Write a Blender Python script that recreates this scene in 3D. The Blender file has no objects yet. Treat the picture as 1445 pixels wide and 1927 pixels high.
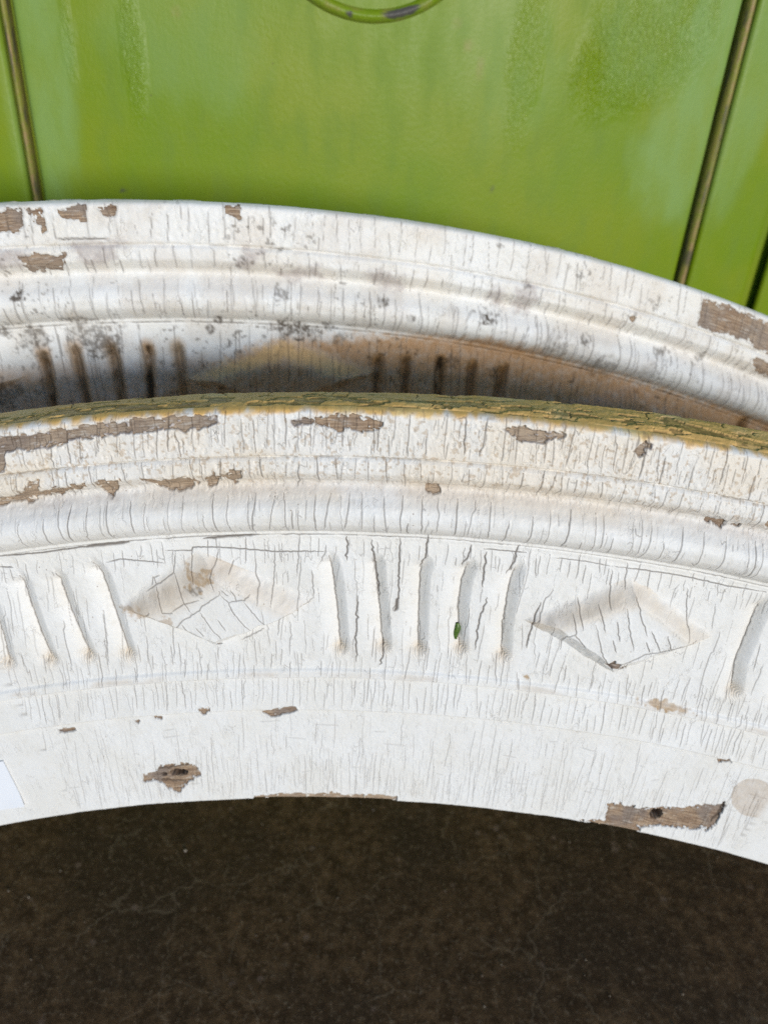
import bpy, math, random
import numpy as np

C = bpy.context.scene.collection
SC = bpy.context.scene
rng = np.random.default_rng(11)

# ------------------------------------------------------------------ camera
F, CX, CY = 1447.0, 722.5, 963.5           # focal length and centre in photo pixels
CAM = np.array([0.0, 0.0, 0.665])
D = np.array([-150.0, 2362.0, 1447.0]); D /= np.linalg.norm(D)
Zc = -D
Yc = np.array([0, 0, 1.0]) - Zc[2] * Zc; Yc /= np.linalg.norm(Yc)
Xc = np.cross(Yc, Zc)
MW = np.stack([Xc, Yc, Zc])                # world = MW @ (x right, y down, z forward)
cam_d = bpy.data.cameras.new("camera")
cam = bpy.data.objects.new("camera", cam_d); C.objects.link(cam)
from mathutils import Matrix
R3 = np.stack([MW @ [1, 0, 0], MW @ [0, -1, 0], MW @ [0, 0, -1]], 1)
m4 = np.eye(4); m4[:3, :3] = R3; m4[:3, 3] = CAM
cam.matrix_world = Matrix(m4.tolist())
cam_d.sensor_fit = 'VERTICAL'; cam_d.sensor_height = 36.0; cam_d.sensor_width = 27.0
cam_d.lens = F / 1927 * 36
cam_d.clip_start = 0.01; cam_d.clip_end = 500
cam_d.dof.use_dof = True; cam_d.dof.focus_distance = 0.415; cam_d.dof.aperture_fstop = 6.5
SC.camera = cam

# ------------------------------------------------------------------ light
SUN_EL, SUN_AZ = math.radians(8.6), math.radians(25)   # azimuth measured from -y (behind the camera) towards +x
w = bpy.data.worlds.new("World"); SC.world = w; w.use_nodes = True
nt = w.node_tree
sky = nt.nodes.new("ShaderNodeTexSky"); sky.sky_type = 'NISHITA'; sky.sun_disc = False
sky.sun_elevation = SUN_EL; sky.dust_density = 0.1; sky.ozone_density = 3.6; sky.air_density = 1.0
sun_dir = np.array([math.cos(SUN_EL) * math.sin(SUN_AZ), -math.cos(SUN_EL) * math.cos(SUN_AZ), math.sin(SUN_EL)])
sky.sun_rotation = math.atan2(sun_dir[0], sun_dir[1])
bg = nt.nodes["Background"]; bg.inputs["Strength"].default_value = 0.085
nt.links.new(sky.outputs[0], bg.inputs[0])
sd = bpy.data.lights.new("sun", 'SUN'); sd.energy = 1.5; sd.angle = math.radians(16); sd.color = (1, .955, .905)
sun = bpy.data.objects.new("sun", sd); C.objects.link(sun)
from mathutils import Vector
sun.rotation_euler = Vector(sun_dir.tolist()).to_track_quat('Z', 'Y').to_euler()
sun.location = (2, -4, 6)
SC.view_settings.view_transform = 'Standard'; SC.view_settings.look = 'None'
SC.view_settings.exposure = 0.96; SC.view_settings.gamma = 1.0
SC.render.engine = 'CYCLES'
SC.cycles.use_denoising = False
SC.cycles.max_bounces = 10; SC.cycles.diffuse_bounces = 6

# ------------------------------------------------------------------ geometry of the view (to lay traced outlines onto real surfaces)
def ray(p):
    p = np.atleast_2d(np.asarray(p, float))
    return np.stack([(p[:, 0] - CX) / F, (p[:, 1] - CY) / F, np.ones(len(p))], 1) @ MW.T

class Frame:
    """A board's own plane: origin, right, up, normal; circle centre of its arch."""
    def __init__(s, px, dist, al, yaw, c):
        al, yaw = math.radians(al), math.radians(yaw)
        s.n = np.array([-math.sin(yaw) * math.cos(al), -math.cos(al) * math.cos(yaw), math.sin(al)])
        s.r = np.array([math.cos(yaw), -math.sin(yaw), 0.0])
        s.u = np.cross(s.r, -s.n)
        s.al = al
        s.P0 = CAM + ray([px])[0] * dist
        s.c = np.array(c)
    def un(s, p, h):
        d = ray(p); h = np.broadcast_to(h, (len(d),))
        t = ((s.P0 - CAM) @ s.n + h) / (d @ s.n)
        P = CAM + d * t[:, None] - s.P0
        return P @ s.r - s.c[0], P @ s.u - s.c[1]
    def polar(s, p, hfun):
        h = np.zeros(len(p))
        for _ in range(4):
            x, y = s.un(p, h); r = np.hypot(x, y); h = hfun(r)
        return np.stack([np.arctan2(x, y), r], 1)
    def world(s, th, r, h):
        a = s.c[0] + r * np.sin(th); b = s.c[1] + r * np.cos(th)
        return s.P0 + a[..., None] * s.r + b[..., None] * s.u + np.asarray(h)[..., None] * s.n

# ------------------------------------------------------------------ noise helpers
def vnoise(x, y, fx, fy, seed):
    """smooth value noise in 0..1"""
    g = np.random.default_rng(seed).random((256, 256))
    X = x * fx; Y = y * fy
    xi = np.floor(X).astype(int); yi = np.floor(Y).astype(int)
    fx_ = X - xi; fy_ = Y - yi
    fx_ = fx_ * fx_ * (3 - 2 * fx_); fy_ = fy_ * fy_ * (3 - 2 * fy_)
    a = g[xi % 256, yi % 256]; b = g[(xi + 1) % 256, yi % 256]
    c = g[xi % 256, (yi + 1) % 256]; d = g[(xi + 1) % 256, (yi + 1) % 256]
    return (a * (1 - fx_) + b * fx_) * (1 - fy_) + (c * (1 - fx_) + d * fx_) * fy_

def fbm(x, y, fx, fy, seed, n=4):
    o = np.zeros(np.broadcast(x, y).shape); a = 0.5
    for k in range(n):
        o = o + a * vnoise(x, y, fx * 2 ** k, fy * 2 ** k, seed + k); a *= 0.5
    return o / (1 - 0.5 ** n)

def sstep(a, b, x):
    t = np.clip((x - a) / (b - a), 0, 1); return t * t * (3 - 2 * t)

def pchip(xs, ys):
    """monotone cubic through points (xs ascending)"""
    xs = np.array(xs, float); ys = np.array(ys, float)
    h = np.diff(xs); d = np.diff(ys) / h
    m = np.zeros(len(xs)); m[0] = d[0]; m[-1] = d[-1]
    for i in range(1, len(xs) - 1):
        if d[i - 1] * d[i] > 0:
            w1 = 2 * h[i] + h[i - 1]; w2 = h[i] + 2 * h[i - 1]
            m[i] = (w1 + w2) / (w1 / d[i - 1] + w2 / d[i])
    def f(x):
        x = np.clip(x, xs[0], xs[-1]); i = np.clip(np.searchsorted(xs, x) - 1, 0, len(xs) - 2)
        t = (x - xs[i]) / h[i]
        return ((1 + 2 * t) * (1 - t) ** 2 * ys[i] + t * (1 - t) ** 2 * h[i] * m[i]
                + t * t * (3 - 2 * t) * ys[i + 1] + t * t * (t - 1) * h[i] * m[i + 1])
    return f

# ------------------------------------------------------------------ node helpers
class NT:
    def __init__(s, name):
        s.m = bpy.data.materials.new(name); s.m.use_nodes = True
        s.t = s.m.node_tree; s.b = s.t.nodes["Principled BSDF"]
    def n(s, typ, **kw):
        o = s.t.nodes.new(typ)
        for k, v in kw.items():
            if k.startswith("i_"):
                key = k[2:]; o.inputs[int(key) if key.isdigit() else key].default_value = v
            else: setattr(o, k, v)
        return o
    def l(s, a, b): s.t.links.new(a, b)
    def mapping(s, src, sc):
        mp = s.n("ShaderNodeMapping"); mp.inputs["Scale"].default_value = sc; s.l(src, mp.inputs["Vector"]); return mp.outputs[0]
    def noise(s, vec, scale, detail=4, rough=.55, dist=0):
        o = s.n("ShaderNodeTexNoise"); o.inputs["Scale"].default_value = scale; o.inputs["Detail"].default_value = detail
        o.inputs["Roughness"].default_value = rough; o.inputs["Distortion"].default_value = dist
        s.l(vec, o.inputs["Vector"]); return o.outputs[0]
    def ramp(s, fac, a, b, ca=0.0, cb=1.0):
        o = s.n("ShaderNodeMapRange"); o.interpolation_type = 'SMOOTHSTEP'
        o.inputs[1].default_value = a; o.inputs[2].default_value = b; o.inputs[3].default_value = ca; o.inputs[4].default_value = cb
        s.l(fac, o.inputs[0]); return o.outputs[0]
    def mix(s, fac, a, b):
        o = s.n("ShaderNodeMix", data_type='RGBA')
        for k, v in ((0, fac), (6, a), (7, b)):
            if isinstance(v, (tuple, list)): o.inputs[k].default_value = (*v, 1) if len(v) == 3 else v
            elif isinstance(v, (int, float)): o.inputs[k].default_value = v
            else: s.l(v, o.inputs[k])
        return o.outputs[2]
    def math(s, op, a, b=None):
        o = s.n("ShaderNodeMath", operation=op)
        for k, v in ((0, a), (1, b)):
            if v is None: continue
            if isinstance(v, (int, float)): o.inputs[k].default_value = v
            else: s.l(v, o.inputs[k])
        return o.outputs[0]
    def bump(s, h, strength, dist, prev=None):
        o = s.n("ShaderNodeBump"); o.inputs["Strength"].default_value = strength; o.inputs["Distance"].default_value = dist
        s.l(h, o.inputs["Height"])
        if prev is not None: s.l(prev, o.inputs["Normal"])
        return o.outputs[0]

def weathered_paint():
    t = NT("weathered_white_paint")
    at = t.n("ShaderNodeAttribute", attribute_name="sr").outputs["Vector"]
    wear = t.n("ShaderNodeAttribute", attribute_name="wear"); tint = t.n("ShaderNodeAttribute", attribute_name="tint")
    sw = t.n("ShaderNodeSeparateColor"); t.l(wear.outputs["Color"], sw.inputs[0])
    st = t.n("ShaderNodeSeparateColor"); t.l(tint.outputs["Color"], st.inputs[0])
    chip, crack, dirt, grime = sw.outputs[0], sw.outputs[1], sw.outputs[2], wear.outputs["Alpha"]
    ochre, gray, warm = st.outputs[0], st.outputs[1], st.outputs[2]
    n1 = t.noise(t.mapping(at, (1, 1, 1)), 28, 5)
    n2 = t.noise(t.mapping(at, (1, 1, 1)), 150, 6, .65)
    paint = t.mix(t.ramp(n1, .35, .7), (.80, .79, .765), (.765, .745, .70))
    paint = t.mix(t.math('MULTIPLY', t.ramp(n2, .5, .75), .5), paint, (.68, .64, .57))
    paint = t.mix(t.math('MULTIPLY', warm, .55), paint, (.78, .66, .50))
    # thin paper-like micro crazing, mostly across the grain
    mv = t.mapping(at, (210, 55, 1))
    v = t.n("ShaderNodeTexVoronoi", feature='DISTANCE_TO_EDGE'); v.inputs["Scale"].default_value = 1.0; v.inputs["Randomness"].default_value = .9
    wv = t.n("ShaderNodeVectorMath", operation='ADD'); nz = t.n("ShaderNodeTexNoise"); nz.inputs["Scale"].default_value = 300; t.l(at, nz.inputs["Vector"])
    sub = t.n("ShaderNodeVectorMath", operation='SCALE'); sub.inputs[3].default_value = .9; t.l(nz.outputs["Color"], sub.inputs[0])
    t.l(mv, wv.inputs[0]); t.l(sub.outputs[0], wv.inputs[1]); t.l(wv.outputs[0], v.inputs["Vector"])
    craze = t.math('MULTIPLY', t.ramp(v.outputs["Distance"], .0, .035, 1, 0), t.ramp(t.noise(at, 60, 3), .5, .66))
    paint = t.mix(t.math('MULTIPLY', craze, .28), paint, (.30, .25, .19))
    # fly specks and pits
    sp = t.n("ShaderNodeTexVoronoi"); sp.inputs["Scale"].default_value = 230; t.l(at, sp.inputs["Vector"])
    spk = t.math('MULTIPLY', t.ramp(sp.outputs["Distance"], .05, .13, 1, 0), t.ramp(t.noise(at, 70, 2), .56, .62))
    paint = t.mix(t.math('MULTIPLY', spk, .75), paint, (.22, .14, .085))
    # ochre tone, mainly for the top edge
    oc = t.mix(t.ramp(n2, .35, .65), (.92, .56, .19), (.74, .45, .15))
    oc = t.mix(t.ramp(n1, .5, .75), oc, (.78, .60, .29))
    paint = t.mix(ochre, paint, oc)
    paint = t.mix(t.math('MULTIPLY', dirt, t.ramp(n2, .25, .6, .65, 1)), paint, (.42, .285, .155))
    paint = t.mix(t.math('MULTIPLY', tint.outputs['Alpha'], t.ramp(n2, .25, .6, .55, 1)), paint, (.50, .245, .080))  # brown: soiling, plus bounce light painted into the rear board's colour
    paint = t.mix(t.math('MULTIPLY', gray, t.ramp(n2, .25, .6, .5, 1)), paint, (.43, .375, .35))
    paint = t.mix(t.math('MULTIPLY', grime, t.ramp(n2, .2, .55, .75, 1)), paint, (.055, .034, .016))
    # bare wood, grain runs along the board
    g1 = t.noise(t.mapping(at, (30, 700, 1)), 1, 6, .6)
    g2 = t.noise(t.mapping(at, (120, 1500, 1)), 1, 4, .65)
    wood = t.mix(t.ramp(g1, .35, .65), (.23, .14, .085), (.46, .335, .225))
    wood = t.mix(t.ramp(t.noise(at, 45, 2), .45, .65, 0, .8), wood, (.25, .205, .175))
    wood = t.mix(t.math('MULTIPLY', gray, t.ramp(n2, .3, .6, .5, 1)), wood, (.185, .155, .14))
    wood = t.mix(t.math('MULTIPLY', warm, t.ramp(n2, .3, .6, .4, .9)), wood, (.46, .35, .245))
    wood = t.mix(t.math('MULTIPLY', t.ramp(g2, .48, .62), .55), wood, (.10, .062, .040))
    wood = t.mix(t.math('MULTIPLY', t.ramp(t.noise(t.mapping(at, (110, 420, 1)), 1, 5, .65), .54, .66), .65), wood, (.52, .47, .41))
    cf = t.ramp(t.math('ADD', chip, t.math('MULTIPLY', t.math('SUBTRACT', n2, .5), .5)), .4, .6)
    col = t.mix(cf, paint, wood)
    col = t.mix(t.math('MULTIPLY', crack, .92), col, (.075, .052, .036))
    t.l(col, t.b.inputs["Base Color"])
    rg = t.mix(cf, (.52, .52, .52), (.8, .8, .8)); t.l(rg, t.b.inputs["Roughness"])
    t.b.inputs["Specular IOR Level"].default_value = .35
    b = t.bump(t.noise(at, 420, 5, .6), .22, .0012)
    b = t.bump(t.math('ADD', t.math('MULTIPLY', cf, g2), t.math('MULTIPLY', craze, -.5)), .5, .0008, b)
    t.l(b, t.b.inputs["Normal"])
    return t.m
M_PAINT = weathered_paint()

# ------------------------------------------------------------------ object helpers
def tag(o, label=None, cat=None, group=None, kind=None):
    for k, v in (("label", label), ("category", cat), ("group", group), ("kind", kind)):
        if v: o[k] = v
    return o
def empty(name, loc):
    o = bpy.data.objects.new(name, None); o.empty_display_size = .05; o.location = loc; C.objects.link(o); return o
def mesh_obj(name, V, Q, mat, parent=None, smooth=True, normals=None, attrs=None):
    V = np.asarray(V, np.float32); Q = np.asarray(Q, np.int32)
    if parent is not None: V = V - np.array(parent.location, np.float32)
    me = bpy.data.meshes.new(name)
    k = Q.shape[1]
    me.vertices.add(len(V)); me.vertices.foreach_set("co", V.ravel())
    me.loops.add(Q.size); me.loops.foreach_set("vertex_index", Q.ravel())
    me.polygons.add(len(Q)); me.polygons.foreach_set("loop_start", np.arange(0, Q.size, k, dtype=np.int32))
    me.polygons.foreach_set("use_smooth", np.full(len(Q), smooth))
    me.update(calc_edges=True)
    for an, (typ, key, arr) in (attrs or {}).items():
        a = me.attributes.new(an, typ, 'POINT'); a.data.foreach_set(key, np.asarray(arr, np.float32).ravel())
    if normals is not None: me.normals_split_custom_set_from_vertices(normals.astype(np.float32))
    me.materials.append(mat)
    o = bpy.data.objects.new(name, me); C.objects.link(o)
    if parent is not None: o.parent = parent
    return o

# ------------------------------------------------------------------ the carved boards
PROF = [(.000, 7.5), (.0008, 10), (.003, 12), (.010, 12.4), (.0225, 12.4), (.0250, 12.0), (.0257, 10.9), (.0264, 11.8), (.0285, 12.9), (.034, 12.9),
        (.0385, 9.6), (.0415, 6.0), (.0435, 5.2), (.0490, 8.6), (.0550, 12.9), (.0590, 13.9), (.0640, 12.8), (.0690, 8.6), (.0722, 4.0),
        (.0740, 1.3), (.0758, 1.0), (.0764, 0.1), (.0775, 0.25), (.0795, 0), (.167, 0), (.1695, 1.4), (.1735, 1.7), (.1748, -.5),
        (.1765, -.6), (.196, 1.2), (.1985, 1.4), (.1997, -.4), (.203, -.5), (.2735, -.5), (.2747, -1.0), (.2755, -4)]
DTOT = PROF[-1][0]
PF = pchip([a for a, b in PROF], [b * .001 for a, b in PROF])
BANDS = {'fascia': (0, .0257), 'upper_bead': (.0257, .0430), 'torus_moulding': (.0430, .0764), 'frieze': (.0764, .1748),
         'fillet_band': (.1748, .1996), 'base_band': (.1996, DTOT)}

class Board:
    def __init__(s, fr, rtop, th0, th1, dth, dr, name):
        s.fr, s.rtop, s.name = fr, rtop, name
        s.nr = int(round(DTOT / dr)) + 1; s.dep = np.linspace(0, DTOT, s.nr); s.dr = s.dep[1]
        s.r = rtop - s.dep
        s.th = np.arange(th0, th1, dth); s.nc = len(s.th); s.th0, s.dth = th0, dth
        s.S, s.R = np.meshgrid(s.th * rtop, s.r)        # metric coordinates
        s.Dp = np.meshgrid(s.th, s.dep)[1]
        z = lambda: np.zeros((s.nr, s.nc))
        s.H = np.repeat(PF(s.dep)[:, None], s.nc, 1)
        s.crack, s.lip, s.chip, s.dirt, s.grime, s.ochre, s.gray, s.warm, s.brown = (z() for _ in range(9))
        s.owner = np.zeros((s.nr, s.nc), int)
    def hfun(s, r): return PF(s.rtop - r)
    def px(s, pts):
        """photo points laid onto this board -> metric (s, r)"""
        p = s.fr.polar(np.asarray(pts, float), s.hfun); p[:, 0] *= s.rtop; return p
    def win(s, lo, hi, pad):
        j0 = max(0, int((lo[0] - pad - s.S[0, 0]) / (s.dth * s.rtop))); j1 = min(s.nc, int((hi[0] + pad - s.S[0, 0]) / (s.dth * s.rtop)) + 2)
        i0 = max(0, int((s.rtop - hi[1] - pad) / s.dr)); i1 = min(s.nr, int((s.rtop - lo[1] + pad) / s.dr) + 2)
        return (slice(i0, i1), slice(j0, j1)) if i1 > i0 and j1 > j0 else None
    def polydist(s, P, W):
        """distance to a polyline and position along it 0..1"""
        X, Y = s.S[W], s.R[W]; best = np.full(X.shape, 9.); tt = np.zeros(X.shape); L = np.r_[0, np.cumsum(np.hypot(*np.diff(P, axis=0).T))]
        for k in range(len(P) - 1):
            a, b = P[k], P[k + 1]; d = b - a; l2 = d @ d + 1e-12
            t = np.clip(((X - a[0]) * d[0] + (Y - a[1]) * d[1]) / l2, 0, 1)
            q = np.hypot(X - a[0] - t * d[0], Y - a[1] - t * d[1]); m = q < best
            best = np.where(m, q, best); tt = np.where(m, (L[k] + t * math.sqrt(l2)) / L[-1], tt)
        return best, tt
    def line(s, P, width=.0006, k=1.0, lip=1.0, taper=True):
        P = np.asarray(P); W = s.win(P.min(0), P.max(0), .004)
        if W is None: return
        d, t = s.polydist(P, W)
        wd = width * (np.clip(4 * np.minimum(t, 1 - t) + .35, 0, 1) if taper else 1)
        c = k * np.clip(1.35 - d / wd, 0, 1)
        s.crack[W] = np.maximum(s.crack[W], c)
        s.lip[W] = np.maximum(s.lip[W], lip * np.exp(-(d / .0011) ** 2))
    def wob(s, P, amp=.00035, step=.0016, rg=rng):
        """make a traced crack as jagged as paint cracks are"""
        P = np.asarray(P); out = [P[0]]
        for a, b in zip(P[:-1], P[1:]):
            n = max(1, int(np.hypot(*(b - a)) / step))
            for k in range(1, n + 1):
                out.append(a + (b - a) * k / n + (rg.normal(0, amp, 2) if k < n else 0))
        return np.array(out)
    def cracks(s, a, b, spacing, lmin, lmax, width, k, rg, skip=None, full=0.0):
        """random cracks across the grain, depth range a..b below the arch top"""
        x = s.S[0, 0]
        while x < s.S[0, -1]:
            x += spacing * rg.uniform(.35, 1.65)
            L = rg.uniform(lmin, lmax); d0 = rg.uniform(a, max(a + 1e-4, b - L * .6))
            if rg.random() < full: d0, L = a, (b - a) * rg.uniform(.75, 1)
            P = []; xx = x; dd = d0; drift = rg.normal(0, .05) + 1.0 * x / s.rtop
            while dd < min(b, d0 + L):
                P.append((xx, s.rtop - dd)); st = rg.uniform(.0012, .0028); dd += st
                xx += drift * st + rg.normal(0, .00019)
                if rg.random() < .05: xx += rg.normal(0, .0008)
            if len(P) < 3: continue
            if width >= .00032 and rg.random() < .30:
                m = P[rg.integers(1, len(P) - 1)]; sg = rg.choice([-1, 1]); nn = rg.integers(2, 5)
                Lk = np.array([(m[0] + sg * .0011 * q_, m[1] + .0005 * q_ * rg.normal(0, 1)) for q_ in range(nn + 1)])
                if skip is None or not skip(Lk): s.line(Lk, width * .7, k * .7, .5)
            if skip is not None and skip(np.array(P)): continue
            s.line(P, width * rg.uniform(.6, 1.3), k * rg.uniform(.55, 1), min(1, max(0, (width - .00026) / .00010)))
    def poly(s, P, soft=.0012, rough=.0016, seed=0, fine=1.0):
        """signed inside measure of a polygon with a ragged edge: 1 inside, 0 outside; returns window, mask, signed distance"""
        P = np.asarray(P); W = s.win(P.min(0), P.max(0), .006)
        if W is None: return None
        X, Y = s.S[W], s.R[W]; ins = np.zeros(X.shape, bool); n = len(P)
        for k in range(n):
            a, b = P[k], P[(k + 1) % n]
            c = ((a[1] > Y) != (b[1] > Y)) & (X < (b[0] - a[0]) * (Y - a[1]) / (b[1] - a[1] + 1e-15) + a[0]); ins ^= c
        d, _ = s.polydist(np.vstack([P, P[:1]]), W); sd = np.where(ins, d, -d)
        sd = sd + rough * (fbm(X, Y, 350, 350, 900 + seed, 3) - .5) * 2 * fine
        return W, sstep(-soft, soft, sd), sd
    def peel(s, P, depth=.0006, seed=0, rough=.0016, gray=0):
        q = s.poly(P, .0005, rough, seed)
        if q is None: return
        W, m, sd = q
        cell = np.random.default_rng(40 + seed).random(4096)[np.floor((s.S[W] + .0016 * vnoise(s.S[W], s.R[W], 200, 200, seed)) / .0034).astype(int) % 4096]
        sd = sd + .0022 * (cell - .5) * min(1, rough / .0013)
        isl = sstep(.66, .72, fbm(s.S[W], s.R[W], 260, 420, 700 + seed, 3)) * sstep(.0035, .0012, sd)
        m = sstep(-.0004, .0004, sd) * (1 - .9 * isl)
        s.chip[W] = np.maximum(s.chip[W], m); s.H[W] -= depth * m
        s.lip[W] = np.maximum(s.lip[W], .8 * np.exp(-((sd + .0009) / .0009) ** 2) * (1 - m))
        s.crack[W] = np.maximum(s.crack[W], .55 * np.exp(-(sd / .00035) ** 2))
    def stain(s, arr, P, k=1.0, soft=.003, rough=.003, seed=0):
        q = s.poly(P, soft, rough, seed)
        if q is None: return
        W, m, sd = q; arr[W] = np.maximum(arr[W], k * m)
    def spot(s, arr, p, rad, k=1.0, seed=0, asp=1.0):
        p = np.asarray(p); W = s.win(p, p, rad * 2.2 * max(asp, 1))
        if W is None: return
        d = np.hypot((s.S[W] - p[0]) / asp, s.R[W] - p[1]) / rad + (fbm(s.S[W], s.R[W], 300, 300, 300 + seed, 4) - .5) * 2.0
        gr = .35 + .65 * sstep(.36, .56, fbm(s.S[W], s.R[W], 520, 520, 800 + seed, 2)) if arr is s.grime else 1.0
        arr[W] = np.maximum(arr[W], k * gr * sstep(1.15, .55, d))

    # -- carving
    def flute(s, P, w=.0105, depth=.0062, oid=0):
        P = np.asarray(P); W = s.win(P.min(0), P.max(0), .016)
        if W is None: return
        a, b = P[0], P[-1]; ax = (b - a) / np.hypot(*(b - a)); L = np.hypot(*(b - a))
        X, Y = s.S[W], s.R[W]
        al = (X - a[0]) * ax[0] + (Y - a[1]) * ax[1]
        # valley offset follows the traced valley
        la = (P - a) @ ax; lo = (P[:, 0] - a[0]) * -ax[1] + (P[:, 1] - a[1]) * ax[0]
        off = np.interp(al, la, lo)
        ac = (X - a[0]) * -ax[1] + (Y - a[1]) * ax[0] - off
        end = np.where(al < .006, np.clip((.006 - al) / .010, 0, 1), np.where(al > L - .003, np.clip((al - L + .003) / .0065, 0, 1), 0))
        q = np.sqrt(np.where(ac > 0, ac / (.60 * w), ac / (1.15 * w)) ** 2 + end ** 2)
        g = np.clip(1 - np.sqrt(q * q + .0016), 0, 1); g = np.where(ac > 0, g ** 1.35, .75 * g ** 2.6 + .25 * g ** 1.3)
        s.H[W] -= depth * g
        # paint pooled and wrinkled at the lower end
        e = np.exp(-(((X - b[0]) / .006) ** 2 + ((Y - b[1] - .002) / .005) ** 2))
        rip = np.sin((np.hypot(X - b[0] - .006, (Y - b[1]) * 1.25) + .0014 * fbm(X, Y, 300, 300, 50 + oid, 2)) * 2 * math.pi / .0016)
        s.H[W] += (.00042) * rip * e * (e > .12)
        s.warm[W] = np.maximum(s.warm[W], 1.0 * e); s.dirt[W] = np.maximum(s.dirt[W], .45 * e * sstep(-.3, 1, -rip))
        s.warm[W] = np.maximum(s.warm[W], .22 * sstep(.0, .8, g))
        o = s.owner[W]; o[(q < 1.0)] = oid; s.owner[W] = o
    def diamond(s, outer, inner, hgt=.0060, oid=0, dirty=.8, seed=0):
        O, I = np.asarray(outer), np.asarray(inner)       # order: left, top, right, bottom
        W = s.win(O.min(0), O.max(0), .006)
        if W is None: return
        X = s.S[W] + .0026 * (fbm(s.S[W], s.R[W], 110, 110, 30 + seed, 3) - .5); Y = s.R[W] + .0026 * (fbm(s.S[W], s.R[W], 110, 110, 35 + seed, 3) - .5)
        T = np.full(X.shape, 9.); ts = []
        cen = I.mean(0)
        def sd(a, b):
            n = np.array([-(b - a)[1], (b - a)[0]]); n /= np.hypot(*n)
            if (cen - a) @ n < 0: n = -n
            return (X - a[0]) * n[0] + (Y - a[1]) * n[1]
        for k in range(4):
            do = sd(O[k], O[(k + 1) % 4]); di = sd(I[k], I[(k + 1) % 4])
            t = do / np.maximum(do - di, 1e-5); ts.append(t); T = np.minimum(T, t)
        up = np.minimum(ts[0], ts[1]); dn = np.minimum(ts[2], ts[3])
        T = np.clip(T, 0, 1)
        soft = sstep(0, 1, T); T2 = np.where(up < dn, .8 * soft + .2 * T, T)
        s.H[W] += hgt * T2
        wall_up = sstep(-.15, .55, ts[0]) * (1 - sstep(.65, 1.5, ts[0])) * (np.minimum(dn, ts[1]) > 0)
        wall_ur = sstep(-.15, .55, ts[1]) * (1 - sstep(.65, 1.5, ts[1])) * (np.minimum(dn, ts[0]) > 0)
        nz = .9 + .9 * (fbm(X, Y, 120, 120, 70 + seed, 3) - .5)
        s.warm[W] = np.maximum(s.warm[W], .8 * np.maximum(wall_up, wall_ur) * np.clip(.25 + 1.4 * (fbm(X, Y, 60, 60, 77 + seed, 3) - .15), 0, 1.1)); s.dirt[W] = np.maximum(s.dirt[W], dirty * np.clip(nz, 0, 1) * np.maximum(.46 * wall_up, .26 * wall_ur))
        o = s.owner[W]; o[(np.minimum(up, dn) > -.02)] = oid; s.owner[W] = o

    # -- turn the fields into meshes
    def finish(s, parent, wild, feature_names, ext=34, top=1.0, widen=.0065, tilt=0., creamy=1.):
        X, Y = s.S, s.R
        s.H += .0010 * (fbm(X, Y, 30, 30, wild, 3) - .5) + .00030 * (fbm(X, Y, 260, 260, wild + 9, 3) - .5)
        pit = fbm(X, Y, 420, 420, wild + 20, 2)
        zone = sstep(.001, .004, s.Dp) * sstep(.060, .046, s.Dp)
        s.H -= (.00028 * sstep(.62, .75, pit)) * (zone * .8 + .2) * (1 - s.chip)
        s.H += .00016 * zone * (fbm(X, Y, 520, 180, wild + 31, 2) - .5) * 2 * (1 - s.chip)
        s.H += .00024 * s.lip - .00060 * s.crack
        s.warm = np.clip(s.warm + creamy * zone * (.28 + .8 * sstep(.40, .66, fbm(X, Y, 26, 40, wild + 44, 3))), 0, 1)
        # columns beyond the picture reach down to the floor, where the arch stands
        wf = (0.0 - s.fr.P0[2]) / s.fr.u[2] - s.fr.c[1]
        tend = np.arccos(np.clip(wf / s.r, -1, 1))
        fL = np.linspace(1, 0, ext + 1)[:-1] ** 1.25; fR = fL[::-1]
        thL = s.th[0] + (-tend[:, None] - s.th[0]) * fL[None]; thR = s.th[-1] + (tend[:, None] - s.th[-1]) * fR[None]
        TH = np.concatenate([thL, np.repeat(s.th[None], s.nr, 0), thR], 1)
        s.ext = ext
        def pad(a, v=None):
            l = np.repeat(a[:, :1] if v is None else np.full((s.nr, 1), v), ext, 1); r = np.repeat(a[:, -1:] if v is None else np.full((s.nr, 1), v), ext, 1)
            return np.concatenate([l, a, r], 1)
        Hb = np.repeat(PF(s.dep)[:, None], ext, 1)
        H = np.concatenate([Hb, s.H, Hb], 1)
        RR = np.repeat(s.r[:, None], TH.shape[1], 1)
        Pw = s.fr.world(TH, RR, H)
        s.TH, s.H2 = TH, H
        N = np.cross(np.gradient(Pw, axis=1), np.gradient(Pw, axis=0)); N /= np.linalg.norm(N, axis=2, keepdims=True) + 1e-12
        if (N[s.nr // 2, TH.shape[1] // 2] @ s.fr.n) < 0: N = -N
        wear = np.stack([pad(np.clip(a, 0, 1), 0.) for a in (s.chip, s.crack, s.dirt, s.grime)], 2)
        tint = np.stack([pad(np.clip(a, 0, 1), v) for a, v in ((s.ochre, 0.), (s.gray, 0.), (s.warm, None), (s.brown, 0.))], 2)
        sr = np.stack([TH * s.rtop, RR, np.zeros_like(TH)], 2)
        nc = TH.shape[1]; idx = np.arange(s.nr * nc).reshape(s.nr, nc)
        quads = np.stack([idx[:-1, :-1], idx[1:, :-1], idx[1:, 1:], idx[:-1, 1:]], 2)
        ow = np.zeros((s.nr, nc), int); ow[:, ext:-ext] = s.owner
        own = np.maximum.reduce([ow[:-1, :-1], ow[1:, :-1], ow[1:, 1:], ow[:-1, 1:]])
        band = np.zeros((s.nr - 1, nc - 1), int); mid = (s.dep[1:] + s.dep[:-1]) / 2
        names = list(BANDS)
        for k, (a, b) in enumerate(BANDS.values()): band[(mid >= a) & (mid < b)] = k
        fr_i = names.index('frieze'); own[band != fr_i] = 0
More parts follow.
